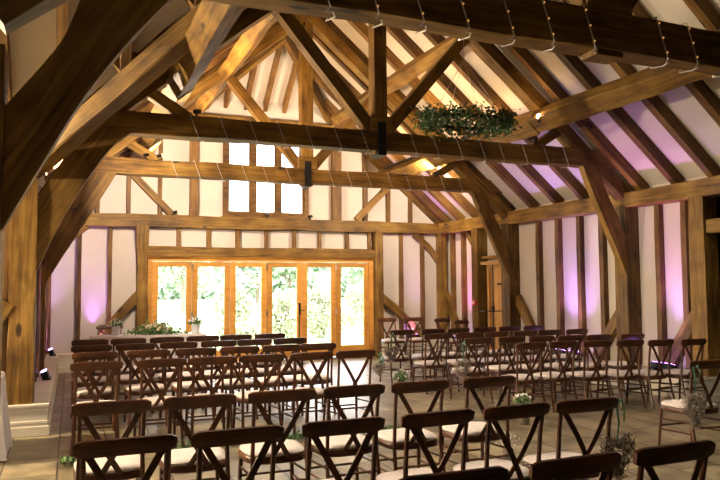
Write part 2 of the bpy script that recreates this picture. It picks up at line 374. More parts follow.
hd = bmesh.new(); bbox(hd, -.018, .018, -.01, 0, -.1, .1); tube(hd, [(0, -.01, .0), (0, -.05, .0), (.09, -.05, 0)], .009)
hh = obj('door_handle', hd, BLACK, None, Matrix.Translation((4.26, G-.06, 1.0))); adopt(hh, d1)

# right wall boarded door
d2 = struct(box('door_2', PR-.03, PR+.01, 11.04, 11.72, 0.0, 1.82, BOARD))
for k in range(6):
    y = 11.05+k*.112; box('board', PR-.045, PR-.028, y, y+.108, .02, 1.81, BOARD, d2, bev=.003)
for z in (.35, 1.5): box('strap_hinge', PR-.055, PR-.044, 11.08, 11.5, z-.02, z+.02, BLACK, d2)
box('latch', PR-.08, PR-.045, 11.62, 11.66, .95, 1.08, BLACK, d2)
dfr = bmesh.new(); bbox(dfr, PR-.1, PR+.02, 10.97, 11.04, 0, 1.84); bbox(dfr, PR-.1, PR+.02, 11.72, 11.79, 0, 1.84); bbox(dfr, PR-.1, PR+.02, 10.97, 11.79, 1.82, 1.9); bbox(dfr, PR-.2, PR+.02, 10.88, 11.86, 1.88, 1.94)
adopt(obj('door_frame', dfr, BOARD), d2)

# ------------------------------------------------------------------ right wall framing
rf = thing('wall_frame', 'oak posts, studs and top plate along the right hand wall', 'timber frame', (7.5, 10, 0))
beam('wall_plate', (7.53, -4, 2.715), (7.53, G-.05, 2.715), .22, .23, parent=rf, rough=.012)
def rstud(y, w=.09, z0=.32, z1=2.62, name='stud', m=None, d=.1, x=None):
    X = PR-d/2+.01 if x is None else x
    return beam(name, (X, y, z0), (X, y, z1), w, d, m or STUD, rf, up=(1, 0, 0))
for y in (13.2, 12.75, 10.18, 9.64, 9.1, 8.58, 7.45, 6.99): rstud(y)
for y in (T3, T2): rstud(y+.12, .25, 0.3, 2.62, 'post', OAK, .24, 7.54)
rstud(12.02, .22, .3, 2.62, 'post', OAK, .24, 7.54); rstud(WEND+.13, .24, 0, 2.62, 'post', OAK, .24, 7.54)
def rbrace(y0, z0, y1, z1, w=.17, bow=.02):
    return beam('brace', (7.60, y0, z0), (7.60, y1, z1), .1, w, OAK, rf, up=(0, 0, 1), bow=bow)
rbrace(T3, 1.25, 10.2, .35); rbrace(T2+.2, 1.2, 8.75, .35); rbrace(WEND+.2, 1.2, 7.35, .35, .19); rbrace(13.5, 1.3, 12.9, .35, .15)
rbrace(12.1, 2.1, 12.55, 2.58, .12)
beam('door_head_rail', (7.56, 11.02, 2.02), (7.56, 11.9, 2.02), .1, .001+.06, parent=rf)
beam('lintel', (7.56, -4, 2.22), (7.56, WEND, 2.22), .2, .17, parent=rf, rough=.01)
# ------------------------------------------------------------------ left wall framing
lf_ = thing('wall_frame', 'oak posts, studs and top plate along the left hand wall', 'timber frame', (-.4, 10, 0))
beam('wall_plate', (-.45, T2, 2.715), (-.45, G-.05, 2.715), .22, .23, parent=lf_, rough=.012)
for y in (8.6, 9.15, 9.7, 10.25, 11.5, 12.1, 12.7, 13.25): beam('stud', (PL+.04, y, .32), (PL+.04, y, 2.62), .09, .1, STUD, lf_, up=(1, 0, 0))
beam('post', (-.465, T2+.12, .32), (-.465, T2+.12, 2.75), .25, .25, OAK, lf_, up=(1, 0, 0), rough=.008)
beam('post', (-.465, T3+.12, .32), (-.465, T3+.12, 2.75), .25, .25, OAK, lf_, up=(1, 0, 0))
beam('post', (-.465, T1+.12, 0), (-.465, T1+.12, 2.75), .25, .25, OAK, lf_, up=(1, 0, 0))
beam('brace', (-.43, T2+.3, 1.25), (-.43, 8.95, .34), .1, .16, OAK, lf_, bow=.02)
beam('brace', (-.43, T3-.02, 1.25), (-.43, 10.1, .34), .1, .16, OAK, lf_, bow=.02)
# wing wall framing (left of the near post, facing the camera)
wg = thing('wall_frame', 'oak studs and brace on the cream side wing wall at the left edge', 'timber frame', (-1.5, T2+.1, 0))
beam('wall_plate', (-6.5, T2+.03, 2.715), (-.6, T2+.03, 2.715), .2, .23, parent=wg)
for x in (-1.15, -1.7, -2.3, -2.9, -3.5, -4.1): beam('stud', (x, T2+.06, 0), (x, T2+.06, 2.62), .09, .09, STUD, wg, up=(0, 1, 0))
beam('stud', (-.62, T2+.12, .1), (-.62, T2+.12, 2.62), .06, .1, STUD, wg, up=(0, 1, 0))
beam('brace', (-.6, T2+.05, 1.35), (-1.3, T2+.05, .25), .1, .18, OAK, wg, up=(0, 0, 1))

# ------------------------------------------------------------------ trusses
def arch(pts_low, pts_up, mirror, y, name, par, d):
    f = (lambda x: 2*XC-x) if mirror else (lambda x: x)
    def cr(P, n=5):
        out = []
        P2 = [P[0]]+P+[P[-1]]
        for i in range(1, len(P2)-2):
            for k in range(n):
                t = k/n; p0, p1, p2, p3 = P2[i-1:i+3]
                out.append(tuple(.5*((2*p1[j])+(-p0[j]+p2[j])*t+(2*p0[j]-5*p1[j]+4*p2[j]-p3[j])*t*t+(-p0[j]+3*p1[j]-3*p2[j]+p3[j])*t**3) for j in (0, 1)))
        out.append(P[-1]); return out
    lo, up = cr(pts_low), cr(pts_up)
    bm = bmesh.new(); n = len(lo)
    A = [[bm.verts.new((f(x), yy, z)) for x, z in lo] for yy in (y, y+d)]; B = [[bm.verts.new((f(x), yy, z)) for x, z in up] for yy in (y, y+d)]
    for i in range(n-1):
        for q in ((A[0][i], A[0][i+1], B[0][i+1], B[0][i]), (A[1][i], B[1][i], B[1][i+1], A[1][i+1]), (A[0][i], A[1][i], A[1][i+1], A[0][i+1]), (B[0][i], B[0][i+1], B[1][i+1], B[1][i])): bm.faces.new(q)
    bm.faces.new((A[0][0], B[0][0], B[1][0], A[1][0])); bm.faces.new((A[0][-1], A[1][-1], B[1][-1], B[0][-1]))
    # tilt into grain-aligned local space
    a, b = V((f(lo[0][0]), y+d/2, lo[0][1])), V((f(lo[-1][0]), y+d/2, lo[-1][1]))
    x = (b-a).normalized(); yy = V((0, 1, 0)); z = x.cross(yy); M = Matrix((x, yy, z)).transposed().to_4x4(); M.translation = (a+b)/2
    Mi = M.inverted()
    for v in bm.verts: v.co = Mi @ v.co
    o = obj(name, bm, OAK, None, M); adopt(o, par); return o
def truss(Y, label, d, kw, top=TT, strap=True, left_low=None, left_up=None, brw=.3, right=True, sh=.0):
    t = thing('roof_truss', label, 'roof truss', (XC, Y+d/2, TB))
    Y -= sh; yc = Y+d/2; zc = (TB+top)/2; h = top-TB
    beam('tie_beam', (EL+.15, yc, zc), (ER-.15, yc, zc), d, h, parent=t, rough=.01, bev=.012)
    beam('principal_rafter', (EL+.0, yc, ZT-.06+(.12 if sh else 0)), (XC-.02, yc, APEX-.13+(.12 if sh else 0)), d*.9, .18, parent=t, rough=.008)
    beam('principal_rafter', (ER-.0, yc, ZT-.06), (XC+.02, yc, APEX-.13), d*.9, .18, parent=t, rough=.008)
    beam('king_post', (XC, yc, TB-.04), (XC, yc, APEX-.12), d*.85, kw, parent=t, up=(1, 0, 0))
    box('king_post_foot', XC-kw*.85, XC+kw*.85, yc-d*.5-.012, yc+d*.5+.012, top-.02, top+.20, OAK, t, bev=.015)
    if strap:
        s = bmesh.new(); bbox(s, XC-.055, XC+.055, Y-.018, Y-.002, TB-.045, top+.12); bbox(s, XC-.055, XC+.055, Y-.018, Y+d+.018, TB-.06, TB-.042)
        adopt(obj('steel_strap', s, STEEL), t)
    for s in (-1, 1):
        beam('strut', (XC+s*.08, yc, top+.0), (XC+s*1.36, yc, top+1.5), d*.7, .15, parent=t, rough=.006)
        beam('queen_strut', (XC+s*2.35, yc, top-.02), (XC+s*2.85, yc, top+.28), d*.6, .12, parent=t)
    lo = left_low or [(-.36, 1.60), (-.15, 2.1), (.08, 2.54), (.36, 2.98), (.64, 3.22)]
    up = left_up or [(-.36, 2.42), (-.36+.12, 2.62), (-.1, 2.84), (0, 3.0), (.12, 3.2)]
    arch(lo, up, False, Y+sh+.01, 'arch_brace', t, .10)
    if right:
        lo2 = [(-.35, 1.57), (-.16, 1.98), (.06, 2.42), (.27, 2.85), (.42, 3.2)]; up2 = [(-.35, 2.15), (-.22, 2.42), (-.07, 2.68), (.06, 2.93), (.17, 3.2)]
        arch(lo2, up2, True, Y+sh+.01, 'arch_brace', t, .11)
    return t
truss(T3, 'farthest oak roof truss, its tie beam crossing the upper window', .2, .2, left_low=[(-.36, 1.5), (-.2, 1.8), (.03, 2.2), (.31, 2.68), (.6, 3.2)], left_up=[(-.36, 2.2), (-.2, 2.45), (-.05, 2.68), (.1, 2.9), (.25, 3.2)])
truss(T2, 'middle dark oak roof truss with steel strap under its king post', .22, .17)
truss(T1, 'nearest black looking roof truss across the top of the view', .2, .24, top=TT+.04, left_low=[(-.36, 1.74), (-.12, 2.21), (.04, 2.51), (.26, 2.84), (.55, 3.2)], left_up=[(-.36, 2.40), (-.25, 2.55), (-.15, 2.69), (-.05, 2.86), (.06, 3.2)], strap=False, sh=.12)

# ------------------------------------------------------------------ purlins, rafters
def purlin(x, z, y0, y1, label, s=1):
    return tag(beam('purlin', (x, y0, z), (x, y1, z), (.25 if z < 4 else .2), (.24 if z < 4 else .2), OAK, up=(-s*.64, 0, .77), rough=.012, bev=.012), label, 'purlin', None)
xu, zu, xlw, zlw = 2.2, zl(2.2)-.15, 1.09, 3.775
purlin(xlw, zlw, T1+.1, T2+.1, 'lower left oak purlin slanting up out of view between near trusses')
purlin(xlw, zlw, T2+.12, G-.2, 'lower left oak purlin half hidden behind the middle truss')
purlin(xu, zu, T2+.1, G-.5, 'upper left oak purlin between middle truss and hipped end')
purlin(xu, zu, T1+.1, T2+.08, 'upper left oak purlin above the nearest bay')
mx = lambda x: 2*XC-x
purlin(mx(xlw), zlw, T1-4, T2+.1, 'lower right ochre oak purlin in front of the middle truss', -1)
purlin(mx(xlw), zlw, T2+.12, G-.2, 'lower right oak purlin beyond the middle truss carrying a light strip', -1)
purlin(mx(xu), zu, T2+.1, G-.5, 'upper right oak purlin crossing behind the middle king post', -1)
purlin(mx(xu), zu, T1-4, T2+.08, 'upper right oak purlin above the nearest bay', -1)
rr = thing('rafter_frame', 'row of oak rafters on the right roof slope', 'rafters', (6, 6, 4))
rl = thing('rafter_frame', 'row of oak rafters on the left roof slope beyond the middle truss', 'rafters', (1.5, 11, 4))
wrf = thing('rafter_frame', 'oak valley beam and jack rafters where the left wing roof meets the hall', 'rafters', (0, 6, 4))
hrf = thing('rafter_frame', 'oak hip and fanned rafters above the far window wall', 'rafters', (XC, 12.5, 5))
nr = V((-SL, 0, 1)).normalized(); nrr = V((SL, 0, 1)).normalized()
RW, RD = .1, .17
def raf(A, B, up, par, name='rafter', w=RW, h=RD): 
    u = V(up).normalized(); o = u*h/2
    return beam(name, V(A)+o, V(B)+o, w, h, STUD, par, up=up, rough=.004, seg=4, bev=.004)
y = 10.27; ys = []
for yy in [-3.4+.655*k for k in range(0, 10)]+[3.1, 3.75, 4.42, 5.1, 5.78, 6.45, 7.05, 7.68, 8.25, 8.89, 9.55, 10.22, 10.84+.1, 11.5, 12.12, 12.75, 13.35]: 
    if 3.0 > yy or yy > 3.05: ys.append(yy)
for yy in ys:
    xt = XC; zt = APEX
    if yy > HY: xt = XC+(yy-HY)
    raf((ER+.05, yy, zr(ER+.05)), (xt, yy, zr(xt)), nrr, rr)
for yy in ys:
    xt = XC if yy <= HY else XC-(yy-HY)
    if yy > T2+.2: raf((EL-.05, yy, zl(EL-.05)), (xt, yy, zl(xt)), nr, rl)
    elif yy > RY+.2: 
        x0 = EL+(T2-yy); raf((x0, yy, zl(x0)), (XC, yy, APEX), nr, wrf, 'jack_rafter')
nw = V((0, SL, 1)).normalized()
zw = lambda yy: 2.83+SL*(T2-yy)
for x in [-6.2+.62*k for k in range(0, 10)]+[-.12, .44, 1.05, 1.7, 2.3]:
    y0 = T2 if x < EL else T2-(x-EL)
    raf((x, y0, zw(y0)), (x, RY, APEX), nw, wrf, 'jack_rafter')
    
beam('valley_beam', (EL-.05, T2+.02, ZT-.14), (XC, RY, APEX-.14), .2, .2, OAK, wrf, rough=.012, bev=.015)
beam('wing_ridge', (-6.6, RY, APEX-.0), (XC, RY, APEX-.0), .08, .25, OAK, wrf)
nh = V((0, -SL*0+SL, 1)).normalized()
for x in (HX0, HX1):
    beam('hip_rafter', (x, G-.02, ZH-.02), (XC, HY, APEX-.02), .1, .22, OAK, hrf)
for x in (2.75, 3.15, 3.55, 3.95, 4.35):
    yt = HY+abs(x-XC); raf((x, G, ZH), (x, yt, ZH+SL*(G-yt)), nh, hrf, 'hip_jack_rafter', .08)
tag(beam('ridge_beam', (XC, -4, APEX+.08), (XC, HY, APEX+.08), .07, .22, OAK), 'oak ridge board along the top of the hall roof', 'ridge board')

# ------------------------------------------------------------------ fairy lights on the ties
def fairy(Y, d, x0, x1, step, label, top=TT, lean=.1, gap=()):
    root = thing('fairy_lights', label, 'fairy lights', (x0, Y, TB))
    cab = bmesh.new(); x = x0; f0 = Y-.012; b0 = Y+d+.012; r = .005 if Y < 5 else .0032; pts = []; bulbs = []
    while x < x1:
        if not any(a < x < b for a, b in gap):
            j = random.uniform(-.03, .03)
            w_ = [(x-lean*.2+j, b0, top+.012), (x+j, f0, top+.014), (x+lean*.4+j, f0-.004, (TB+top)/2+.02), (x+lean+j, f0, TB-.01), (x+lean-.03+j, f0-.004, TB-.045), (x+lean+.02+j, f0+.02, TB-.028), (x+lean+.07+j, Y+d*.5, TB-.02), (x+lean+.05+j, b0, TB-.01)]
            pts += w_
            bulbs += [V(w_[1]).lerp(V(w_[3]), t)+V((0, -.012, 0)) for t in (.15, .5, .85)]
        x += step
    tube(cab, pts, r, 5); adopt(obj('cable', cab, WIRE), root)
    if Y < 5:
        for p in bulbs:
            bul = bmesh.new(); lathe(bul, [(.002, -.008), (.007, 0), (.002, .008)], 6); adopt(obj('bulb', bul, GLOWB, None, Matrix.Translation(p)), root)
fairy(T1-.12, .2, 1.3, 5.4, .33, 'fairy light cable wrapped around the nearest tie beam', TT+.04, gap=((3.3, 3.75),))
fairy(T2, .22, 1.2, 6.5, .34, 'fairy light cable wrapped around the middle tie beam', gap=((3.35, 3.65),))
fairy(T3, .2, 1.35, 6.6, .36, 'fairy light cable wrapped around the farthest tie beam', gap=((3.35, 3.65),))

# small spotlights on beams
def spot(name, p, label, group, aim=1, power=0, to=(0, 1, .1), col=(1, .80, .60)):
    o = thing('spotlight', label, 'spotlight', p, random.uniform(-.4, .4), group)
    b = bmesh.new(); lathe(b, [(.03, 0), (.03, .012), (.008, .014), (.008, .05)], 10); 
    oo = obj('bracket', b, BLACK, o)
    b = bmesh.new(); tube(b, [(-.035*aim, -.01, .055), (.04*aim, .0, .075)], .027, 10); obj('lamp_head', b, BLACK, o)
    b = bmesh.new(); tube(b, [(.0385*aim, .0, .0748), (.042*aim, .0, .0755)], .022, 10); obj('lens', b, GLOWW, o)
    if power:
        l = bpy.data.lights.new('spotlight_beam', 'SPOT'); l.energy = power; l.color = col; l.spot_size = 2.7; l.spot_blend = .6; l.shadow_soft_size = .05
        lo = bpy.data.objects.new('spotlight_beam', l); COL.objects.link(lo); lo.location = (p[0]+.14, p[1], p[2]+.12) if to[0] > .9 else (p[0], p[1]+.16, p[2]+.12)
        lo.rotation_euler = V(to).to_track_quat('-Z', 'Y').to_euler(); adopt(lo, o)
for (x, Y), l in {(1.28, T2+.06): 'black spotlight on the middle tie beam near its left end', (5.9, T2+.06): 'black spotlight on the middle tie beam near its right end', (6.05, T2+.13): None,
                 (1.2, T3+.05): 'right one of two black spotlights at left end of farthest tie beam', (1.0, T3+.05): 'left one of two black spotlights at left end of farthest tie beam',
                 (5.95, T3+.05): 'black spotlight at right end of farthest tie beam'}.items():
    if l: spot('s', (x, Y, TT), l, None, power={1.28: 14, 1.2: 95, 5.95: 80, 1.0: 0}.get(x, 0), to={1.28: (.3, 1, .3), 1.2: (.2, 1, .05), 1.0: (1, -.7, -.1)}.get(x, (0, 1, .05)))
for x, l in ((4.47, 'black spotlight on the far wall plate right of the window'), (1.78, 'black spotlight on the far wall plate left of the window'), (3.57, 'black spotlight on the far wall plate under the window')):
    spot('s', (x, G-.1, 2.83 if x != 3.57 else 2.83), l, None)

def fill_lamp(x, label, p, col=(1, .84, .66)):  # unseen fill lamp, added to light floor and cushions from above
    o = thing('fill_lamp', label, 'spotlight', (x, T1+.14, TB+.17))
    b = bmesh.new(); lathe(b, [(.045, -.07), (.05, -.065), (.05, .0), (.02, .03)], 14); obj('housing', b, BLACK, o)
    b = bmesh.new(); lathe(b, [(.036, -.073), (.036, -.069)], 14); obj('lens', b, GLOWW, o)
    l = bpy.data.lights.new('fill_lamp_beam', 'SPOT'); l.energy = p; l.color = col; l.spot_size = 1.95; l.spot_blend = .5; l.shadow_soft_size = .05
    lo = bpy.data.objects.new('fill_lamp_beam', l); COL.objects.link(lo); lo.location = (x, T1+.14, TB+.085); lo.rotation_euler = (.35, 0, 0); adopt(lo, o)
for x, l in ((.55, 'fill lamp added unseen behind the nearest tie beam at its left end'), (2.4, 'fill lamp added unseen behind the nearest tie beam left of the king post'), (4.7, 'fill lamp added unseen behind the nearest tie beam right of the king post'), (6.3, 'fill lamp added unseen behind the nearest tie beam at its right end')):
    fill_lamp(x, l, 48 if x < 1 else 19)
spot('s', (-.36, 9.45, 2.83), 'unseen fill lamp added on the left wall plate between middle and farthest trusses', None, power=150, to=(1, 0, -.02))  # added out of sight to brighten the right wall
# ------------------------------------------------------------------ led strips on purlins (real lamps)
def area(name, loc, sx, sy, power, col, rot, parent=None, spread=PI):
    l = bpy.data.lights.new(name, 'AREA'); l.shape = 'RECTANGLE'; l.size = sx; l.size_y = sy; l.energy = power; l.color = col; l.spread = spread
    o = bpy.data.objects.new(name, l); COL.objects.link(o); o.location = loc; o.rotation_euler = rot
    return o
WARM = (1, .63, .30)
def strip(x, z, y0, y1, power, label, s):
    o = thing('led_strip', label, 'light fitting', (x, (y0+y1)/2, z))
    b = bmesh.new(); bbox(b, -.035, .035, -(y1-y0)/2, (y1-y0)/2, 0, .03); obj('housing', b, BLACK, o)
    b = bmesh.new(); bbox(b, -.025, .025, -(y1-y0)/2+.02, (y1-y0)/2-.02, .03, .034); obj('diffuser', b, GLOWW, o)
    a = area('led_strip_light', (x+s*.03, (y0+y1)/2, z+.06), .05, y1-y0-.1, power, WARM, (0, 0, 0), spread=2.3); a.rotation_euler = V((s*1.0, 0, .75)).to_track_quat('-Z', 'Y').to_euler() ; adopt(a, o)
pw = .9
strip(mx(xlw)-.09, zlw+.10, T2+.6, T3-.1, 17*pw, 'black light strip on the lower right purlin beyond the middle truss', -1)
strip(mx(xlw)-.09, zlw+.10, T3+.35, 13.0, 12*pw, 'black light strip on the lower right purlin beyond the farthest truss', -1)
strip(xlw+.09, zlw+.10, T2+.6, T3-.1, 20*pw, 'black light strip on the lower left purlin beyond the middle truss', 1)
strip(xlw+.09, zlw+.10, T3+.35, 13.0, 12*pw, 'black light strip on the lower left purlin beyond the farthest truss', 1)
# bare bulb at the purlin and middle truss
bb = thing('bulb_lamp', 'small glowing bulb where right purlin meets the middle truss', 'lamp', (5.86, T2-.10, 3.75))
b = bmesh.new(); lathe(b, [(.02, -.06), (.02, -.01), (.012, 0)], 10); obj('socket', b, BLACK, bb)
b = bmesh.new(); lathe(b, [(.01, 0), (.028, .02), (.03, .04), (.015, .065)], 12); obj('bulb', b, plain('hot_bulb', (1, .8, .5), emit=(1, .6, .25), es=60), bb)

# ------------------------------------------------------------------ purple wall washers on the plinths
def washer(x, y, rz, label, power=9, col=(.50, .26, 1.0), z=.32, size=1.05):
    o = thing('uplighter', label, 'uplighter', (x, y, z), rz)
    b = bmesh.new(); bbox(b, -.05, .05, -.13, .13, .0, .02); bbox(b, -.01, .01, -.15, -.135, 0, .09); bbox(b, -.01, .01, .135, .15, 0, .09); obj('bracket', b, BLACK, o)
    R = Matrix.Rotation(.35, 4, 'Y')
    b = bmesh.new(); bbox(b, -.04, .04, -.13, .13, .03, .11, R); obj('housing', b, BLACK, o)
    b = bmesh.new(); bbox(b, -.032, .032, -.12, .12, .111, .114, R); obj('lens', b, PURP, o)
    l = bpy.data.lights.new('uplighter_beam', 'SPOT'); l.energy = power*13; l.color = col; l.spot_size = size; l.spot_blend = 1; l.shadow_soft_size = .05
    lo = bpy.data.objects.new('uplighter_beam', l); COL.objects.link(lo)
    lo.matrix_world = Matrix.Translation((x, y, z)) @ Matrix.Rotation(rz, 4, 'Z') @ Matrix.Translation((.04, 0, .14)) @ Matrix.Rotation(PI+.05, 4, 'Y')
    adopt(lo, o)
washer(-.28, 13.25, PI, 'black uplighter with purple lens on left plinth near the far corner', 3)
washer(-.27, 9.9, PI, 'black uplighter with purple lens on left plinth nearer the wide post', 3)
MAG = (.85, .12, .75)
washer(.45, G-.17, -PI/2-.0+PI, 'uplighter on the far plinth behind the white table', 6, (.6, .25, 1))
washer(6.75, G-.17, PI/2, 'uplighter on the far plinth right of the glass doors', 4, (.6, .25, 1))
washer(7.32, 12.6, 0, 'uplighter on the right plinth close to the far corner', 2.5, MAG)
washer(7.32, 9.35, 0, 'uplighter on the right plinth between the farthest and middle trusses', 4)
washer(7.32, 9.0, 0, 'second uplighter on right plinth beside the middle truss post', 3)
washer(7.32, 7.25, 0, 'uplighter on the right plinth glowing pink onto the nearest wall brace', 2.2, (.9, .12, .6), size=.7)
washer(7.32, 7.15, 0, 'uplighter on the right plinth just nearer than the pink one', 3)

# ------------------------------------------------------------------ chair
def swept(bm, pts, w, t, side, n_=None):
    """flat strip along pts: width w along `side(i)`, thickness t"""
    pts = [V(p) for p in pts]; rings = []
    for i, p in enumerate(pts):
        d = (pts[min(i+1, len(pts)-1)]-pts[max(i-1, 0)]).normalized(); s = V(side); s = (s-d*s.dot(d)).normalized(); u = d.cross(s)
        ww = w[i] if isinstance(w, (list, tuple)) else w
        rings.append([bm.verts.new(p+s*a*ww/2+u*b*t/2) for a, b in ((-1, -.6), (-.75, -1), (.75, -1), (1, -.6), (1, .6), (.75, 1), (-.75, 1), (-1, .6))])
    for a, b in zip(rings, rings[1:]):
        for k in range(8): bm.faces.new((a[k], a[(k+1) % 8], b[(k+1) % 8], b[k]))
    bm.faces.new(rings[0][::-1]); bm.faces.new(rings[-1])
chair_parts = []
def cp(name, bm, mat, smooth=True): 
    for v in bm.verts: v.co.x *= 1.04; v.co.z *= .932
    me = bpy.data.meshes.new(name); bmesh.ops.recalc_face_normals(bm, faces=bm.faces); bm.to_mesh(me); bm.free(); me.materials.append(mat)
    if smooth:
        for p in me.polygons: p.use_smooth = True
        try: me.set_sharp_from_angle(angle=.7)
        except Exception: pass
    chair_parts.append((name, me))
def superell(rx, ry, n, k, taper):
    out = []
    for i in range(n):
        a = 2*PI*i/n; c, s = math.cos(a), math.sin(a)
        x = rx*math.copysign(abs(c)**(2/k), c); y_ = ry*math.copysign(abs(s)**(2/k), s)
        x *= 1+taper*(y_/ry); out.append((x, y_))
    return out
def loopsolid(bm, rings):
    R = [[bm.verts.new(p) for p in r] for r in rings]; n = len(R[0])
    for a, b in zip(R, R[1:]):
        for k in range(n): bm.faces.new((a[k], a[(k+1) % n], b[(k+1) % n], b[k]))
    bm.faces.new(R[0][::-1]); bm.faces.new(R[-1])
# seat frame and cushion (front towards +y)
S = superell(.205, .2, 32, 3.6, .06)
b = bmesh.new(); loopsolid(b, [[(x*k, y*k, z) for x, y in S] for k, z in ((.93, .36), (.99, .365), (1, .38), (1, .40), (.97, .41))]); cp('seat', b, CHAIRW)
b = bmesh.new(); loopsolid(b, [[(x*k, y*k, z) for x, y in S] for k, z in ((.90, .407), (.96, .414), (.97, .426), (.92, .438), (.75, .446), (.45, .450))]); cp('cushion', b, CUSH)
for s in (-1, 1):   # rear legs carry up into the back posts
    b = bmesh.new(); P = [(s*.19, -.275, 0), (s*.18, -.225, .2), (s*.175, -.195, .38), (s*.172, -.197, .52), (s*.173, -.215, .7), (s*.176, -.243, .85)]
    tube(b, P, .0145, 8, .0125); cp('leg', b, CHAIRW)
    b = bmesh.new(); tube(b, [(s*.185, .19, 0), (s*.178, .172, .22), (s*.172, .16, .37)], .0125, 8, .017); cp('leg', b, CHAIRW)
# crest rail: wide, bowed backwards, tips rounded
b = bmesh.new(); pts = []; wd = []
for i in range(15):
    u = -1+2*i/14; pts.append((u*.212, -.238-.022*(1-u*u), .836+.004*(1-u*u))); wd.append(.086-.030*abs(u)**16)
swept(b, pts, wd, .026, (0, -.25, 1)); cp('top_rail', b, CHAIRW)
for s in (-1, 1):   # crossing back bars
    b = bmesh.new(); P = []
    for i in range(9):
        t = i/8; P.append((s*(.157-.21*t), -.236-.022*math.sin(PI*t)+.040*t+s*.006, .81-.405*t))
    swept(b, P, .033, .011, (1, 0, 0)); cp('cross_bar', b, CHAIRW)
for s in (-1, 1): 
    b = bmesh.new(); tube(b, [(s*.181, -.225, .19), (s*.181, .18, .17)], .009, 6); cp('stretcher', b, CHAIRW)
    b = bmesh.new(); tube(b, [(s*.178, -.205, .29), (s*.175, .17, .27)], .009, 6); cp('stretcher', b, CHAIRW)
b = bmesh.new(); tube(b, [(-.182, .18, .2), (.182, .18, .2)], .009, 6); cp('stretcher', b, CHAIRW)
b = bmesh.new(); tube(b, [(-.178, -.212, .24), (.178, -.212, .24)], .009, 6); cp('stretcher', b, CHAIRW)
ORD = ['first', 'second', 'third', 'fourth', 'fifth', 'sixth', 'seventh']
def chair(x, y, rz, label, group):
    r = bpy.data.objects.new('dining_chair', None); COL.objects.link(r); r.empty_display_size = .1
    r.location = (x, y, 0); r.rotation_euler = (0, 0, rz); tag(r, label, 'chair', group)
    for n, me in chair_parts:
        o = bpy.data.objects.new(n, me); COL.objects.link(o); o.parent = prev if n == 'cushion' else r; prev = o
    return r
KS = 1.097
GL = 'crossback chairs in the left block'; GR = 'crossback chairs in the right block'
rowL = [(2.08, (1.2, 1.69, 2.17)), (3.07, (.22, .68, 1.18, 1.67, 2.13, 2.59)), (4.06, (.22, .69, 1.17, 1.63, 2.09, 2.61)), (6.2, (.21, .72, 1.16, 1.6, 2.07, 2.5)),
        (7.12, (.22, .70, 1.16, 1.60, 2.04, 2.45)), (7.98, (.21, .66, 1.12, 1.55, 1.97, 2.39)), (8.82, (.21, .64, 1.09, 1.52, 1.93, 2.37))]
RN = ['nearest row cut off by the bottom edge', 'second nearest row', 'third nearest row', 'fourth nearest row, just past the cross aisle', 'fifth nearest row', 'row one before the farthest', 'farthest row facing the glass doors']
for ri, (Y, xs) in enumerate(rowL):
    for i, x in enumerate(xs):
        if ri == 0: lab = 'dark crossback chair, left block, nearest row cut off below, %s visible from left' % ORD[i]
        else: lab = 'dark wooden crossback chair, left block, %s, %s from left' % (RN[ri].split(',')[0] if ri != 6 else 'farthest row', ORD[i])
        chair(x*KS, Y*KS+.243, random.uniform(-.035, .035), lab, GL)
rowR = [(6.18, (4.5, 4.92, 5.38, 5.85, 6.30, 6.81)), (7.0, (4.36, 4.82, 5.25, 5.69, 6.12, 6.66)), (7.82, (4.27, 4.72, 5.15, 5.6, 6.0, 6.45)), (8.7, (4.2, 4.68, 5.09, 5.54, 5.96, 6.38))]
for ri, (Y, xs) in enumerate(rowR):
    for i, x in enumerate(xs):
        lab = 'dark wooden crossback chair, right block, %s, %s from the aisle' % (['nearest full row', 'second full row', 'third full row', 'farthest row'][ri], ORD[i])
        k0 = min(KS, 7.01/xs[-1]); kk = k0+(KS-k0)*min(1, (5-i)*.25); chair(x*kk, Y*kk+.243, random.uniform(-.03, .03), lab, GR).scale = (.91, .95, 1)
chair(4.77*KS, 4.18*KS+.243, -.06, 'dark crossback chair alone at right edge with a heart wreath on its side', GR)
for x, Y, rz, l in ((5.97, 13.0, PI+.05, 'brown crossback chair facing the room beside the right end of glass doors'), (6.53, 12.95, PI-.05, 'brown crossback chair facing the room, second right of glass doors'),
                    (6.98, 12.4, PI+.3, 'brown crossback chair facing the room, left of the corner post'), (6.9, 11.5, PI+.4, 'brown crossback chair facing the room, nearest the boarded door'),
                    (.66, 13.1, PI+.1, 'brown crossback chair behind left end of the white table'), (1.36, 13.1, PI-.1, 'brown crossback chair behind the table flower arrangement')):
    chair(x, Y-.2, rz, l, 'chairs facing the room by the far wall')

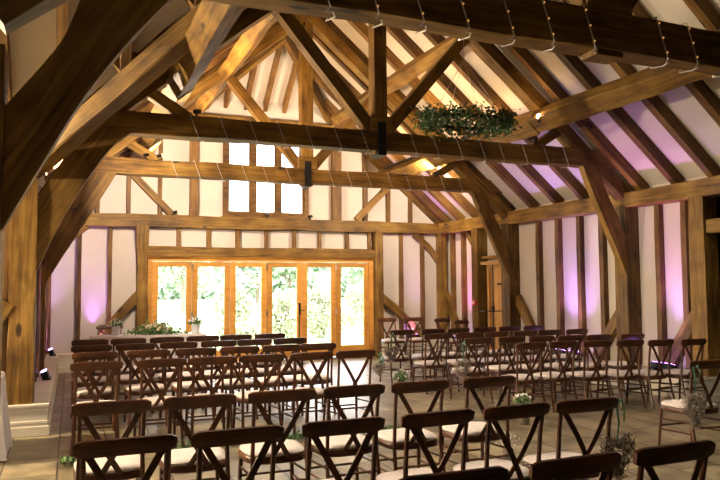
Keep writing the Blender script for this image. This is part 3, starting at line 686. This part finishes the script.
# ------------------------------------------------------------------ tables, flowers
def cloth_table(x0, x1, y0, y1, h, name, label, flare=.03, sweep=0):
    t = thing('table', label.replace('white cloth draped over', 'wooden trestle table under').replace('long', 'long'), 'table', ((x0+x1)/2, (y0+y1)/2, 0))
    box('tabletop', x0+.01, x1-.01, y0+.01, y1-.01, h-.03, h-.006, CHAIRW, t)
    for a in (x0+.06, x1-.06):
        for c in (y0+.06, y1-.06): box('leg', a-.02, a+.02, c-.02, c+.02, 0, h-.03, CHAIRW, t)
    bm = bmesh.new(); per = []; n = 26
    for (ax, ay), (bx, by) in (((x0, y0), (x1, y0)), ((x1, y0), (x1, y1)), ((x1, y1), (x0, y1)), ((x0, y1), (x0, y0))):
        for i in range(n): per.append((ax+(bx-ax)*i/n, ay+(by-ay)*i/n))
    cx, cy = (x0+x1)/2, (y0+y1)/2; rings = []
    for k, (z, f) in enumerate(((h, 0), (h-.015, .4), (h*.6, .7), (h*.25, 1), (.015, 1.25))):
        ring = []
        for i, (x, y_) in enumerate(per):
            w = math.sin(i*1.05)*.5+math.sin(i*.47+1)*.5; o = flare*f*(1+.8*w)
            dx = (x-cx)/abs(x1-x0)*2; dy = (y_-cy)/abs(y1-y0)*2; m = max(abs(dx), abs(dy)); 
            ring.append(bm.verts.new((x+o*(dx if abs(dx) > .95*m else dx*.3), y_+o*(dy if abs(dy) > .95*m else dy*.3), z)))
        rings.append(ring)
    for a, b in zip(rings, rings[1:]):
        for i in range(len(per)): bm.faces.new((a[i], a[(i+1) % len(per)], b[(i+1) % len(per)], b[i]))
    bm.faces.new(rings[0])
    tag(obj('tablecloth', bm, CLOTH, smooth=False), label, 'tablecloth')
cloth_table(.31, 2.1, 11.95, 12.55, .69, 'tablecloth', 'white cloth draped over the long table before the glass doors')
cloth_table(-1.5, -.60, 6.9, 7.6, .69, 'tablecloth', 'white cloth draped over the side table at the left edge', .06)

def potted(x, y, z, label, s=1):
    o = thing('flower_pot', label, 'potted flowers', (x, y, z))
    b = bmesh.new(); lathe(b, [(.05*s, 0), (.062*s, .02*s), (.07*s, .15*s), (.074*s, .155*s), (.066*s, .15*s), (.06*s, .13*s)], 20); obj('pot', b, POT, o, smooth=True)
    b = bmesh.new()
    for _ in range(170):
        d = V((random.gauss(0, 1), random.gauss(0, 1), abs(random.gauss(0, 1)))).normalized()*random.uniform(.3, 1)
        leaf(b, (d.x*.12*s, d.y*.12*s, .15*s+d.z*.11*s), .05*s)
    obj('leaves', b, LEAF, o)
    b = bmesh.new()
    for _ in range(26):
        d = V((random.gauss(0, 1), random.gauss(0, 1), abs(random.gauss(0, 1))+.3)).normalized()
        bmesh.ops.create_icosphere(b, subdivisions=1, radius=.014*s, matrix=Matrix.Translation((d.x*.11*s, d.y*.11*s, .16*s+d.z*.10*s)))
    obj('flowers', b, WHITE, o)
potted(.70, 12.35, .69, 'white pot of flowers at the left end of the white table')
potted(1.98, 12.2, .69, 'white pot of flowers at the right end of the white table', 1.08)
fa = thing('flower_arrangement', 'long low arrangement of cream roses and greenery on white table', 'flower arrangement', (1.32, 12.2, .69))
b = bmesh.new()
for _ in range(620):
    u = random.gauss(0, .42); u = max(-1, min(1, u)); h = .16*(1-abs(u))**.7+.02
    leaf(b, (u*.5, random.gauss(0, .07), abs(random.gauss(.3, .45))*h+.01), .06)
obj('leaves', b, LEAF, fa)
b = bmesh.new()
for _ in range(60):
    u = random.uniform(-.6, .6); h = .15*(1-abs(u))+.03
    bmesh.ops.create_icosphere(b, subdivisions=2, radius=random.uniform(.018, .03), matrix=Matrix.Translation((u*.45, random.gauss(-.03, .05), random.uniform(.4, 1)*h+.01)))
obj('roses', b, PETAL, fa)

# hoop of greenery hung on wires
RC = V((4.46, 7.36, 3.5)); hp = thing('greenery_hoop', 'large hanging hoop of dark leaves and white flowers by the middle truss', 'hanging hoop', RC)
b = bmesh.new(); RR = .54
tube(b, [(RR*math.cos(a*PI/16), RR*.62*math.sin(a*PI/16), 0) for a in range(33)], .015, 6); obj('ring', b, BLACK, hp)
b = bmesh.new(); rnd = random.Random(3)
for _ in range(3400):
    a = rnd.random()*2*PI; r = RR+rnd.gauss(0, .07); z = rnd.gauss(.0, .062)
    leaf(b, (r*math.cos(a), r*.62*math.sin(a), z), rnd.uniform(.03, .065), rnd)
for _ in range(24):
    a = rnd.random()*2*PI; L_ = rnd.uniform(.08, .18)
    for k in range(9):
        leaf(b, ((RR+.05+rnd.gauss(0, .02))*math.cos(a), RR*.62*math.sin(a)*1.1, (-1 if rnd.random() < .6 else .8)*L_*k/8), .045, rnd)
obj('leaves', b, LEAFD, hp)
b = bmesh.new()
for _ in range(380):
    a = rnd.random()*2*PI; r = RR+rnd.gauss(0, .08); p = V((r*math.cos(a), r*.62*math.sin(a), rnd.gauss(-.03, .05)))
    leaf(b, p, .032, rnd)
obj('flowers', b, BLOOM, hp)
b = bmesh.new()
for k in range(4):
    a = PI/4+k*PI/2; tube(b, [(RR*math.cos(a), RR*.62*math.sin(a), .02), (-.02, 0, .78)], .003, 4)
tube(b, [(-.02, 0, .78), (-.02, 0, zr(RC.x)-3.5+.18)], .004, 4)
obj('wires', b, WIRE, hp)

# heart wreaths on green ribbons hanging from chair rails
def heart(x, y, z, s, label, top, rz=0, col=BLOOM):
    o = thing('heart_wreath', label, 'heart wreath', (x, y, z), rz)
    def H(t): return V((16*math.sin(t)**3/17, 0, (13*math.cos(t)-5*math.cos(2*t)-2*math.cos(3*t)-math.cos(4*t))/17))
    b = bmesh.new()
    for _ in range(int(230 if s < .15 else 520)):
        t = random.random()*2*PI; k = random.uniform(.35, 1.02); p = H(t)*k*s+V((0, random.gauss(0, .02), 0)); q = H(t+random.uniform(-.7, .7))*min(1, k+random.uniform(-.25, .25))*s+V((0, random.gauss(0, .025), 0))
        tube(b, [p, (p+q)/2+V((0, random.gauss(0, .01), 0)), q], .0032, 3)
    obj('twigs', b, TWIG, o)
    b = bmesh.new()
    for _ in range(230):
        t = random.random()*2*PI; k = random.uniform(.5, 1.08); p = H(t)*k*s+V((0, random.gauss(0, .03), 0))
        leaf(b, p, .014)
    obj('dried_flowers', b, col, o)
    b = bmesh.new(); swept(b, [(0, 0, s*.3), (0.005, -.015, (top-z)*.6), (0, 0, top-z)], .018, .002, (1, 0, 0)); 
    swept(b, [(0, -.03, top-z+.012), (.025, -.04, top-z-.03), (.035, -.03, top-z-.12)], .014, .002, (1, 0, 0))
    swept(b, [(-.012, -.03, top-z), (0, -.045, top-z+.015), (.02, -.03, top-z+.005)], .016, .004, (0, 0, 1))
    obj('ribbon', b, RIBBON, o)
heart(4.39, 9.46, 0.49, 0.150, 'dried flower heart on the aisle chair farthest up the right block', .77, .3)
heart(4.53, 7.66, 0.45, 0.155, 'dried flower heart on the aisle chair of second visible right block row', .77, .3)
heart(5.01, 4.57, 0.42, 0.19, 'large twig heart with green ribbon on the chair at right edge', .77, .25, TWIG)
heart(3.10, 3.42, 0.47, 0.165, 'dark twig heart with green ribbon on aisle end of near left row', .78, .2)
heart(3.01, 6.80, 0.62, 0.080, 'pale dried flower heart at the aisle end of the left block row', .77, .1)

# garland on the floor across the aisle
gl = thing('leaf_garland', 'thin leafy garland lying on the stone floor across the aisle', 'garland', (1.7, 6.56, 0))
b = bmesh.new(); rnd = random.Random(5)
P0 = [(-1.75, -.05), (-1.3, .08), (-.5, .1), (.2, .05), (.7, .12), (1.45, .0)]
for _ in range(900):
    u = rnd.random()*(len(P0)-1); i = int(u); t = u-i; x = P0[i][0]*(1-t)+P0[i+1][0]*t; y_ = P0[i][1]*(1-t)+P0[i+1][1]*t
    leaf(b, (x+rnd.gauss(0, .02), y_+rnd.gauss(0, .035), abs(rnd.gauss(0, .025))+.012), .045, rnd)
obj('leaves', b, LEAF, gl)
b = bmesh.new(); tube(b, [(x, y_, .012) for x, y_ in P0], .006, 5); obj('stem', b, BARK, gl)
def jar(x, y, label, green=True, s=1):
    o = thing('flower_jar', label, 'jar of flowers', (x, y, 0))
    b = bmesh.new(); lathe(b, [(.04*s, 0), (.045*s, .02), (.045*s, .1*s), (.032*s, .12*s), (.035*s, .135*s)], 16); obj('jar', b, BARK, o, smooth=True)
    b = bmesh.new()
    for _ in range(120):
        d = V((random.gauss(0, 1), random.gauss(0, 1), abs(random.gauss(0, 1)))).normalized()*random.uniform(.2, 1); leaf(b, (d.x*.09*s, d.y*.09*s, .13*s+d.z*.12*s), .04*s)
    obj('leaves', b, LEAF if green else BLOOM, o)
    b = bmesh.new()
    for _ in range(24):
        d = V((random.gauss(0, 1), random.gauss(0, 1), abs(random.gauss(0, 1))+.2)).normalized(); leaf(b, (d.x*.1*s, d.y*.1*s, .14*s+d.z*.11*s), .03*s)
    obj('flowers', b, WHITE, o)
GLASSJ0 = plain('jar_glass', (.5, .55, .52), rough=.1)
jar(4.3, 8.95, 'jar of green and white flowers on floor at the aisle edge', s=1.3)
jar(4.5, 6.35, 'jar of dark green leaves on the floor at the right block corner', s=1.3)
jar(3.45, 5.1, 'jar of pale flowers on the floor behind the near aisle chair', False)
jar(3.2, 4.4, 'jar of leaves on floor beside the twig heart chair', s=.9)

# microphone stand at the doors, music stand at right door, call point
ms = thing('microphone_stand', 'slim black microphone stand before the glass doors', 'microphone stand', (4.05, 12.9, 0))
b = bmesh.new(); lathe(b, [(.14, 0), (.14, .015), (.02, .025), (.02, .04)], 20); obj('base', b, BLACK, ms)
b = bmesh.new(); tube(b, [(0, 0, .03), (0, 0, 1.0)], .011, 8); obj('pole', b, BLACK, ms)
b = bmesh.new(); tube(b, [(0, 0, .98), (0, 0, 1.12)], .016, 10); bmesh.ops.create_uvsphere(b, u_segments=12, v_segments=8, radius=.028, matrix=Matrix.Translation((0, 0, 1.14))); obj('microphone', b, BLACK, ms)
st = thing('music_stand', 'thin dark metal stand with a shelf beside the boarded door', 'stand', (7.08, 10.85, 0))
b = bmesh.new(); tube(b, [(0, 0, .02), (0, 0, 1.84)], .012, 8); obj('pole', b, STEEL, st)
b = bmesh.new()
for k in range(3):
    a = k*2*PI/3+.4; tube(b, [(0, 0, .22), (.2*math.cos(a), .2*math.sin(a), .01)], .008, 6)
obj('tripod', b, STEEL, st)
b = bmesh.new(); bbox(b, -.2, .2, -.02, .14, 1.0, 1.012); obj('shelf', b, STEEL, st, M=None)
cpn = thing('fire_call_point', 'small red fire call point on the far right corner post', 'call point', (7.41, 12.0, 1.14))
b = bmesh.new(); bbox(b, -.04, .0, -.05, .05, -.05, .05); obj('box', b, RED, cpn)
b = bmesh.new(); bbox(b, -.043, -.04, -.03, .03, -.03, .03); obj('glass', b, WHITE, cpn)
# foot of a stand at lower left
wf_ = thing('table_stand_foot', 'pale curved metal foot on the floor at the lower left edge', 'stand', (-.42, 5.75, 0))
b = bmesh.new(); tube(b, [(-.35, .1, .03), (-.1, 0, .03), (.08, -.03, .015)], .02, 8, .012); obj('foot', b, CHROME, wf_)
b = bmesh.new(); tube(b, [(-.3, .08, .03), (-.3, .08, .7)], .018, 8); obj('pole', b, CHROME, wf_)

# ------------------------------------------------------------------ outside
def ground(name, pts, z, mat):
    bm = bmesh.new(); bm.faces.new([bm.verts.new((x, y, z)) for x, y in pts]); bmesh.ops.subdivide_edges(bm, edges=bm.edges[:], cuts=12, use_grid_fill=True); return struct(obj(name, bm, mat))
ground('ground', [(-40, G+.15), (60, G+.15), (60, 110), (-40, 110)], -.12, GRASS)
ground('path', [(-10, G+.15), (20, G+.15), (20, G+2.6), (-10, G+2.6)], -.1, PAVE)
ground('gravel_drive', [(-30, 30), (50, 36), (50, 42), (-30, 35)], -.11, PAVE)
def crown(name, c, r, n, s, mat, par=None, seed=1, clumps=14):
    rnd = random.Random(seed); bm = bmesh.new(); cl = []
    for _ in range(clumps):
        d = V((rnd.gauss(0, 1), rnd.gauss(0, 1), rnd.gauss(0, 1))).normalized()*rnd.uniform(.3, .85); cl.append((V((d.x*r[0], d.y*r[1], d.z*r[2])), rnd.uniform(.3, .5)))
    for _ in range(n):
        p, k = rnd.choice(cl); d = V((rnd.gauss(0, 1), rnd.gauss(0, 1), rnd.gauss(0, 1))).normalized()*rnd.uniform(.6, 1)*k
        leaf(bm, V(c)+p+V((d.x*r[0], d.y*r[1], d.z*r[2])), s*rnd.uniform(.6, 1.3), rnd)
    o = obj(name, bm, mat)
    if par: adopt(o, par)
    return o
def tree(x, y, h, r, label, seed, mat=LEAFT, n=6000, s=.28, trunk=.16):
    t = thing('tree', label, 'tree', (x, y, -.12)); b = bmesh.new()
    tube(b, [(0, 0, 0), (.05, 0, h*.3), (0, .05, h*.55)], trunk, 8, trunk*.5)
    rnd = random.Random(seed)
    for k in range(7):
        a = rnd.random()*6.28; z0 = h*rnd.uniform(.25, .5); tube(b, [(0, 0, z0), (r*.35*math.cos(a), r*.35*math.sin(a), z0+h*.14), (r*.6*math.cos(a), r*.6*math.sin(a), z0+h*.3)], trunk*.4, 5, trunk*.1)
    obj('trunk', b, BARK, t)
    crown('crown', (x, y, h*.62-.1), (r, r, h*.42), n, s, mat, t, seed)
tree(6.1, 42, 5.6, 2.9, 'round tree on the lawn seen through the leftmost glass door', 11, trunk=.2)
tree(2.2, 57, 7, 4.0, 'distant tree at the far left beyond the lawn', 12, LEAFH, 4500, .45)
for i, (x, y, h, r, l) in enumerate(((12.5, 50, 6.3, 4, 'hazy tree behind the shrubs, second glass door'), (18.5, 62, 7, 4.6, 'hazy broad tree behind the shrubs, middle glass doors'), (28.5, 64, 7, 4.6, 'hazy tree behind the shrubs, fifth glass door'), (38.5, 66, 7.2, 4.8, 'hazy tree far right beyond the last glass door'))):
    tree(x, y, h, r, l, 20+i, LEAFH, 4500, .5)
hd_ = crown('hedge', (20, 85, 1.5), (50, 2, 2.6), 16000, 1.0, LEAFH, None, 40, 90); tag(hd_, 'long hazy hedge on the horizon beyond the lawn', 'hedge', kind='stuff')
for i, (x, y, rx, h, l) in enumerate(((4.4, 20.5, .72, 1.25, 'leafy pale shrub outside the second glass door'), (5.8, 20.3, .72, 1.2, 'leafy shrub outside the third glass door'), (7.2, 20.6, .72, 1.3, 'leafy shrub outside the fourth glass door, tallest left of centre'),
                                   (8.6, 20.2, .72, 1.25, 'leafy shrub outside the fifth glass door'), (10.0, 20.4, .72, 1.2, 'leafy shrub outside the rightmost glass door'), (3.9, 17.6, .5, .5, 'low shrub close outside the second glass door'))):
    sh = thing('shrub', l, 'shrub', (x, y, -.12)); b = bmesh.new()
    for k in range(6): a = k*1.05; tube(b, [(0, 0, 0), (.25*math.cos(a), .25*math.sin(a), h*.8), (.4*math.cos(a), .4*math.sin(a), h*1.2)], .02, 5, .008)
    obj('stems', b, BARK, sh); crown('foliage', (x, y, h*.72-.1), (rx, .7, h*.78), 5200, .10, LEAFO, sh, 50+i, 18)

# ------------------------------------------------------------------ light
w = bpy.data.worlds.new('sky'); SC.world = w; w.use_nodes = True; nt = w.node_tree
bg = nt.nodes['Background']; 
tc = N(nt, 'ShaderNodeTexCoord'); sp = N(nt, 'ShaderNodeSeparateXYZ'); nt.links.new(tc.outputs['Generated'], sp.inputs[0])
r = ramp(nt, [(0, (.75, .78, .74)), (.02, (1, .985, .96)), (.5, (.93, .96, 1)), (1, (.86, .92, 1))]); nt.links.new(sp.outputs[2], r.inputs[0]); nt.links.new(r.outputs[0], bg.inputs[0])
bg.inputs[1].default_value = 2.8
# portals of daylight come straight from the sky; warm fill lamps are added unseen in the side wing and nearest bays
def point(name, loc, p, col, size=.15, label=None):
    l = bpy.data.lights.new(name, 'POINT'); l.energy = p; l.color = col; l.shadow_soft_size = size
    o = bpy.data.objects.new(name, l); COL.objects.link(o); o.location = loc; return o
def wing_fill(loc, p, col, label, d=(1, 0)):  # unseen lamp, added to throw warm light in from the wing
    o = thing('wing_fill_lamp', label, 'lamp', loc)
    b = bmesh.new(); bbox(b, -.05, .05, -.05, .05, -.12, -.10); bbox(b, -.05, .05, -.05, .05, .1, .12); obj('cage', b, BLACK, o)
    b = bmesh.new(); lathe(b, [(.02, -.1), (.035, -.04), (.03, .05), (.01, .09)], 10); obj('bulb', b, GLOWW, o)
    a = point('wing_fill_light', (loc[0], loc[1], loc[2]+.16), p, col, .08); adopt(a, o)
wing_fill((-3.3, 7.45, 2.3), 430, (1, .78, .50), 'fill lamp added in the side wing out of view to the left')
wing_fill((-2.0, 4.6, 1.7), 2, (1, .72, .36), 'second fill lamp added in the side wing out of view')

# daylight aids: portals
for (x, z, sx, sz) in ((3.58, 1.05, 4.4, 1.9), (3.58, 3.7, 1.6, 1.6)):
    a = area('daylight_portal', (x, G+.3, z), sx, sz, 1, (1, 1, 1), (-PI/2, 0, 0)); a.data.cycles.is_portal = True

a = area('daylight_portal', (-6.85, (WY0+WY1)/2, 1.15), WY1-WY0, 2.3, 1, (1, 1, 1), (0, -PI/2, 0)); a.data.cycles.is_portal = True
# ------------------------------------------------------------------ camera
yaw, pitch, roll, f = .391, .064, -.006, 698.9
fwd = V((math.sin(yaw)*math.cos(pitch), math.cos(yaw)*math.cos(pitch), math.sin(pitch)))
rt = V((math.cos(yaw), -math.sin(yaw), 0)); up = rt.cross(fwd)
r2 = rt*math.cos(roll)+up*math.sin(roll); u2 = -rt*math.sin(roll)+up*math.cos(roll)
cd = bpy.data.cameras.new('camera'); cam = bpy.data.objects.new('camera', cd); COL.objects.link(cam)
M = Matrix((r2, u2, -fwd)).transposed().to_4x4(); M.translation = (0, 0, 1.5); cam.matrix_world = M
cd.sensor_width = 36; cd.lens = f/720*36; cd.clip_start = .05; cd.clip_end = 300
SC.camera = cam
SC.view_settings.view_transform = 'Standard'; SC.view_settings.look = 'None'; SC.view_settings.gamma = 1; SC.view_settings.exposure = 2.38; SC.view_settings.use_curve_mapping = False
